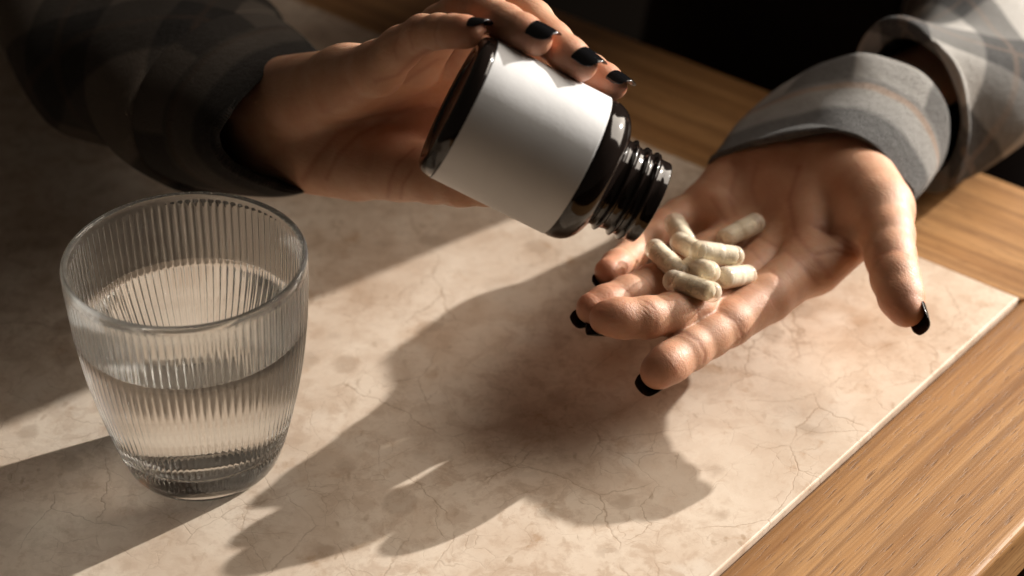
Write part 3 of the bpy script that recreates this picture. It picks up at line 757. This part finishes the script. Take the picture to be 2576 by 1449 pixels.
# image-left sleeve
l0 = [(792, 132, 918), (665, 185, 894), (566, 285, 882), (536, 352, 884), (585, 425, 890), (735, 482, 902), (840, 450, 935), (850, 350, 955), (845, 240, 955), (820, 170, 945)]
l1 = [(745, 85, 945), (600, 110, 915), (480, 215, 898), (440, 330, 898), (480, 430, 905), (640, 498, 920), (760, 470, 955), (790, 360, 980), (790, 240, 985), (775, 150, 975)]
l2 = [(690, 40, 975), (520, 50, 940), (375, 160, 920), (320, 300, 918), (360, 415, 926), (520, 480, 942), (650, 450, 985), (700, 330, 1010), (710, 200, 1012), (705, 110, 1000)]
l3 = [(610, -40, 1015), (420, -30, 975), (240, 70, 950), (170, 210, 945), (215, 330, 955), (380, 400, 975), (520, 370, 1020), (590, 250, 1045), (610, 120, 1048), (615, 30, 1040)]
l4 = [(470, -190, 1070), (270, -170, 1030), (80, -70, 1000), (0, 60, 995), (50, 190, 1005), (220, 260, 1030), (370, 220, 1075), (450, 100, 1100), (475, -30, 1100), (475, -120, 1090)]
Lr = [dr(q) for q in (l0, l1, l2, l3, l4)]
ldir = nrm(Lr[0].mean(0) - Lr[1].mean(0))
linn = Lr[0].mean(0) + (Lr[0] - Lr[0].mean(0))*0.86 - ldir*10
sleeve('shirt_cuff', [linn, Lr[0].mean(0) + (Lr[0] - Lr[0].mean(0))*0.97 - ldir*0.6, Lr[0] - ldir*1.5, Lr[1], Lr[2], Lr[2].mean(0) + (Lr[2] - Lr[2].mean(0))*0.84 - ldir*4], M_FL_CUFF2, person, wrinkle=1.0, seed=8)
q0 = Lr[2].mean(0) + (Lr[2] - Lr[2].mean(0))*0.86
LE = alignring(ELL, ELL - Lr[4].mean(0), 60, Lr[4]); LM = alignring(0.5*(ELL + SHL), SHL - ELL, 62, LE); LS = alignring(SHL, SHL - ELL, 66, LM)
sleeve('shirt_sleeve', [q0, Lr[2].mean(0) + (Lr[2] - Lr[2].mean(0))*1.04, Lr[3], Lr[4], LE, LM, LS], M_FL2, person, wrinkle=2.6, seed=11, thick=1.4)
# dark top over the trunk
def leg_ring(c, n=12): return np.array([c + TU*82*math.cos(a) + UPZ*70*math.sin(a) for a in np.arange(n)/n*2*np.pi])
M_TROU = simple('black_denim', (0.010, 0.010, 0.011), 0.95, Specular_IOR_Level=0.08)
for sd in (-1, 1):
    sleeve('trouser_leg', [leg_ring(TC + TU*sd*84 + UPZ*-190 + TW*d) for d in (60, -40, -180, -330, -460)], M_TROU, person, wrinkle=2.0, seed=30 + sd, thick=2.0)
M_TOP = simple('black_knit', (0.012, 0.011, 0.012), 0.95, Specular_IOR_Level=0.08)
tr = []
for z, ru, rw in ((-320, 150, 118), (-150, 146, 112), (0, 128, 104), (60, 122, 102), (110, 124, 102), (165, 142, 104), (230, 158, 106), (320, 168, 98), (370, 158, 82), (405, 95, 66), (428, 60, 56)):
    tr.append(np.array([TC + UPZ*z + TU*ru*math.cos(a) + TW*rw*math.sin(a) for a in np.arange(12)/12*2*np.pi]))
sleeve('black_top', tr, M_TOP, person, wrinkle=2.0, seed=21, thick=2.0)

# ------------------------------------------------------------------ capsules
CRD, CLEN = 4.45, 24.4
def capsule_mats():
    pm, nt, b = new_mat('pill_powder'); n = N(nt); co = n('ShaderNodeTexCoord').outputs['Object']
    f = n.noise(co, 230, 4, 0.6).outputs[0]
    n.link(n.ramp(f, [(0.32, (0.72, 0.645, 0.515)), (0.55, (0.79, 0.72, 0.595)), (0.72, (0.83, 0.77, 0.655))]), b.inputs['Base Color'])
    b.inputs['Roughness'].default_value = 0.9
    b.inputs['Subsurface Weight'].default_value = 0.25; b.inputs['Subsurface Radius'].default_value = (1, 0.8, 0.5); b.inputs['Subsurface Scale'].default_value = 0.0015
    n.link(n.bump(n.noise(co, 700, 4, 0.6).outputs[0], 0.8, 0.0006), b.inputs['Normal'])
    sm = bpy.data.materials.new('gelatin_shell'); sm.use_nodes = True; nt = sm.node_tree; n = N(nt)
    b = nt.nodes['Principled BSDF']; b.inputs['Base Color'].default_value = (0.86, 0.785, 0.65, 1); b.inputs['Roughness'].default_value = 0.12
    b.inputs['IOR'].default_value = 1.45
    co = n('ShaderNodeTexCoord').outputs['Object']
    t = n('ShaderNodeBsdfTransparent', {'Color': (0.97, 0.955, 0.92, 1)})
    lw = n('ShaderNodeLayerWeight', {'Blend': 0.35}).outputs['Facing']
    fac = n.math('ADD', n.math('MULTIPLY', lw, 0.45), n.ramp(n.noise(co, 300, 3, 0.5, 1.0).outputs[0], [(0.42, 0.22), (0.62, 0.30)]), clamp=True)
    mx = n('ShaderNodeMixShader', {0: fac, 1: t.outputs[0], 2: b.outputs[0]})
    nt.links.new(mx.outputs[0], nt.nodes['Material Output'].inputs[0])
    return pm, sm
M_POW, M_SHELL = capsule_mats()
def lathe_x(prof, n=28, mod=None):
    V = []
    for k, (x, r) in enumerate(prof):
        for i in range(n):
            a = 2*math.pi*i/n; rr = r*(mod(x, a) if mod else 1); V.append((x, rr*math.cos(a), rr*math.sin(a)))
    return np.array(V), grid_faces(n, len(prof), True)
def half(r, x0, x1, sgn):
    """closed dome from x0 (open end) to x1 (tip)"""
    p = [(x0, r*0.985), (x0 + sgn*0.12, r)]
    xe = x1 - sgn*r*0.92
    p += [(x0 + (xe - x0)*t, r) for t in (0.3, 0.6, 0.85)]
    # locking groove
    p += [(xe - sgn*1.2, r), (xe - sgn*0.95, r*0.985), (xe - sgn*0.55, r*0.985), (xe - sgn*0.3, r)]
    for k in range(9):
        a = k/8*math.pi/2*0.99; p.append((xe + sgn*r*0.92*math.sin(a), r*math.cos(a)))
    p.sort(key=lambda q: q[0]*sgn); return p
capsR = []                                                          # placed axes, for resting later ones on earlier ones
def scene_d(p, r):
    d = fld.sample(FR, p) + 1.8                                      # the skin gives a little
    for a, b, rr in capsR:
        a_, b_ = np.array(a), np.array(b); q = b_ - a_; t = np.clip((p - a_) @ q/(q @ q), 0, 1)
        d = min(d, np.linalg.norm(p - a_ - t*q) - rr + 1.0)
    return d - r
def rest(x, y, r, lift=0.0):
    rr = nrm(ray(x, y)); t = 780.0
    for _ in range(400):
        p = CAMV + rr*t; inside = np.all(p > fld.lo + 2) and np.all(p < fld.lo + (fld.n - 3)*fld.v)
        d = scene_d(p, r) if inside else 6.0
        if d < 0.05: break
        t += max(0.08, min(d*0.7, 4.0))
        if t > 1000: break
    return CAMV + rr*(t - lift)
def z1(x, y): return (1408.7 + 0.25*x, 469.6 + 0.25*y)
caps = [  # visible end, aim, label
    ((1680, 512), (1955, 375), 'capsule lying alone nearest the wrist, half in shade'),
    ((1158, 372), (1262, 545), 'rearmost capsule of the pile, lying against the base of the little finger'),
    ((1212, 562), (1380, 660), 'capsule tucked under the topmost one, its rounded end toward the bottle mouth'),
    ((1872, 888), (1660, 915), 'capsule at the right end of the pile, touching the base of the index finger'),
    ((1500, 858), (1330, 805), 'short looking capsule wedged in the middle of the pile'),
    ((962, 636), (1195, 862), 'leftmost capsule of the pile, slanting down over the ring finger'),
    ((1745, 698), (1420, 655), 'topmost capsule lying across the pile'),
    ((1146, 950), (1515, 1058), 'front capsule of the pile, lying over the middle finger, its powder slipped to one end')]
shell_cache = {}
def part_mesh(kind):
    if kind not in shell_cache:
        if kind == 'cap': V, Fc = lathe_x(half(CRD, -1.5, CLEN/2, 1))
        elif kind == 'body': V, Fc = lathe_x(half(CRD*0.945, 1.2, -CLEN/2, -1))
        else:
            rr = CRD*0.90; pr = [(-9.6, 0.05), (-9.4, 1.4), (-8.6, 2.5), (-7.3, rr*0.97), (-4, rr), (0, rr), (3.6, rr), (5.2, rr*0.98), (6.5, rr*0.86), (7.3, 2.3), (7.6, 1.0), (7.7, 0.05)]
            V, Fc = lathe_x(catmull(np.array(pr), 3, False).tolist(), 28, lambda x, a: 1 - 0.035*max(0, math.sin(3*a + x*1.3) + math.sin(5*a - x*2.1))*(1 if abs(x) < 8 else 0))
        me = bpy.data.meshes.new('capsule_' + kind); me.from_pydata((V*MM).tolist(), [], Fc)
        me.polygons.foreach_set('use_smooth', np.ones(len(me.polygons), bool))
        me.materials.append(M_POW if kind == 'powder' else M_SHELL); shell_cache[kind] = me
    return shell_cache[kind]
for k, (p0, p1, lb) in enumerate(caps):
    (x0, y0), (x1, y1) = z1(*p0), z1(*p1); AX = CLEN - 2*CRD
    a = rest(x0, y0, CRD); b0 = rest(x1, y1, CRD); rr = nrm(ray(x1, y1))
    tm = (a - CAMV) @ rr; hh = AX**2 - np.linalg.norm(a - CAMV - rr*tm)**2
    dt = math.sqrt(max(hh, 0)); t0 = (b0 - CAMV) @ rr
    tb = tm + dt if abs(tm + dt - t0) < abs(tm - dt - t0) else tm - dt
    b = a + nrm(CAMV + rr*tb - a)*AX
    # lift the middle clear if it dips into what lies below
    for _ in range(12):
        dm = min(scene_d(a + (b - a)*t, CRD) for t in (0.0, 0.25, 0.5, 0.75, 1.0))
        if dm > -0.25: break
        up = nrm(CAMV - a)*(-dm)*0.6; a = a + up; b = b + up
    capsR.append((a, b, CRD))
    c = 0.5*(a + b); o = empty('capsule', c); tag(o, lb, 'capsule', 'capsules heaped in the open palm')
    X = nrm(b - a); Yv = nrm(np.cross(UPZ, X)); Zv = np.cross(X, Yv); roll = random.uniform(0, 6.28)
    o.rotation_euler = (Matrix((X, Yv, Zv)).transposed() @ Matrix.Rotation(roll, 3, 'X')).to_euler()
    if k in (1, 4, 7): o.rotation_euler = (Matrix((-X, -Yv, Zv)).transposed() @ Matrix.Rotation(roll, 3, 'X')).to_euler()
    for kd, nm in (('body', 'capsule_body'), ('cap', 'capsule_cap'), ('powder', 'powder_fill')):
        ch = bpy.data.objects.new(nm, part_mesh(kd)); COL.objects.link(ch); ch.parent = o
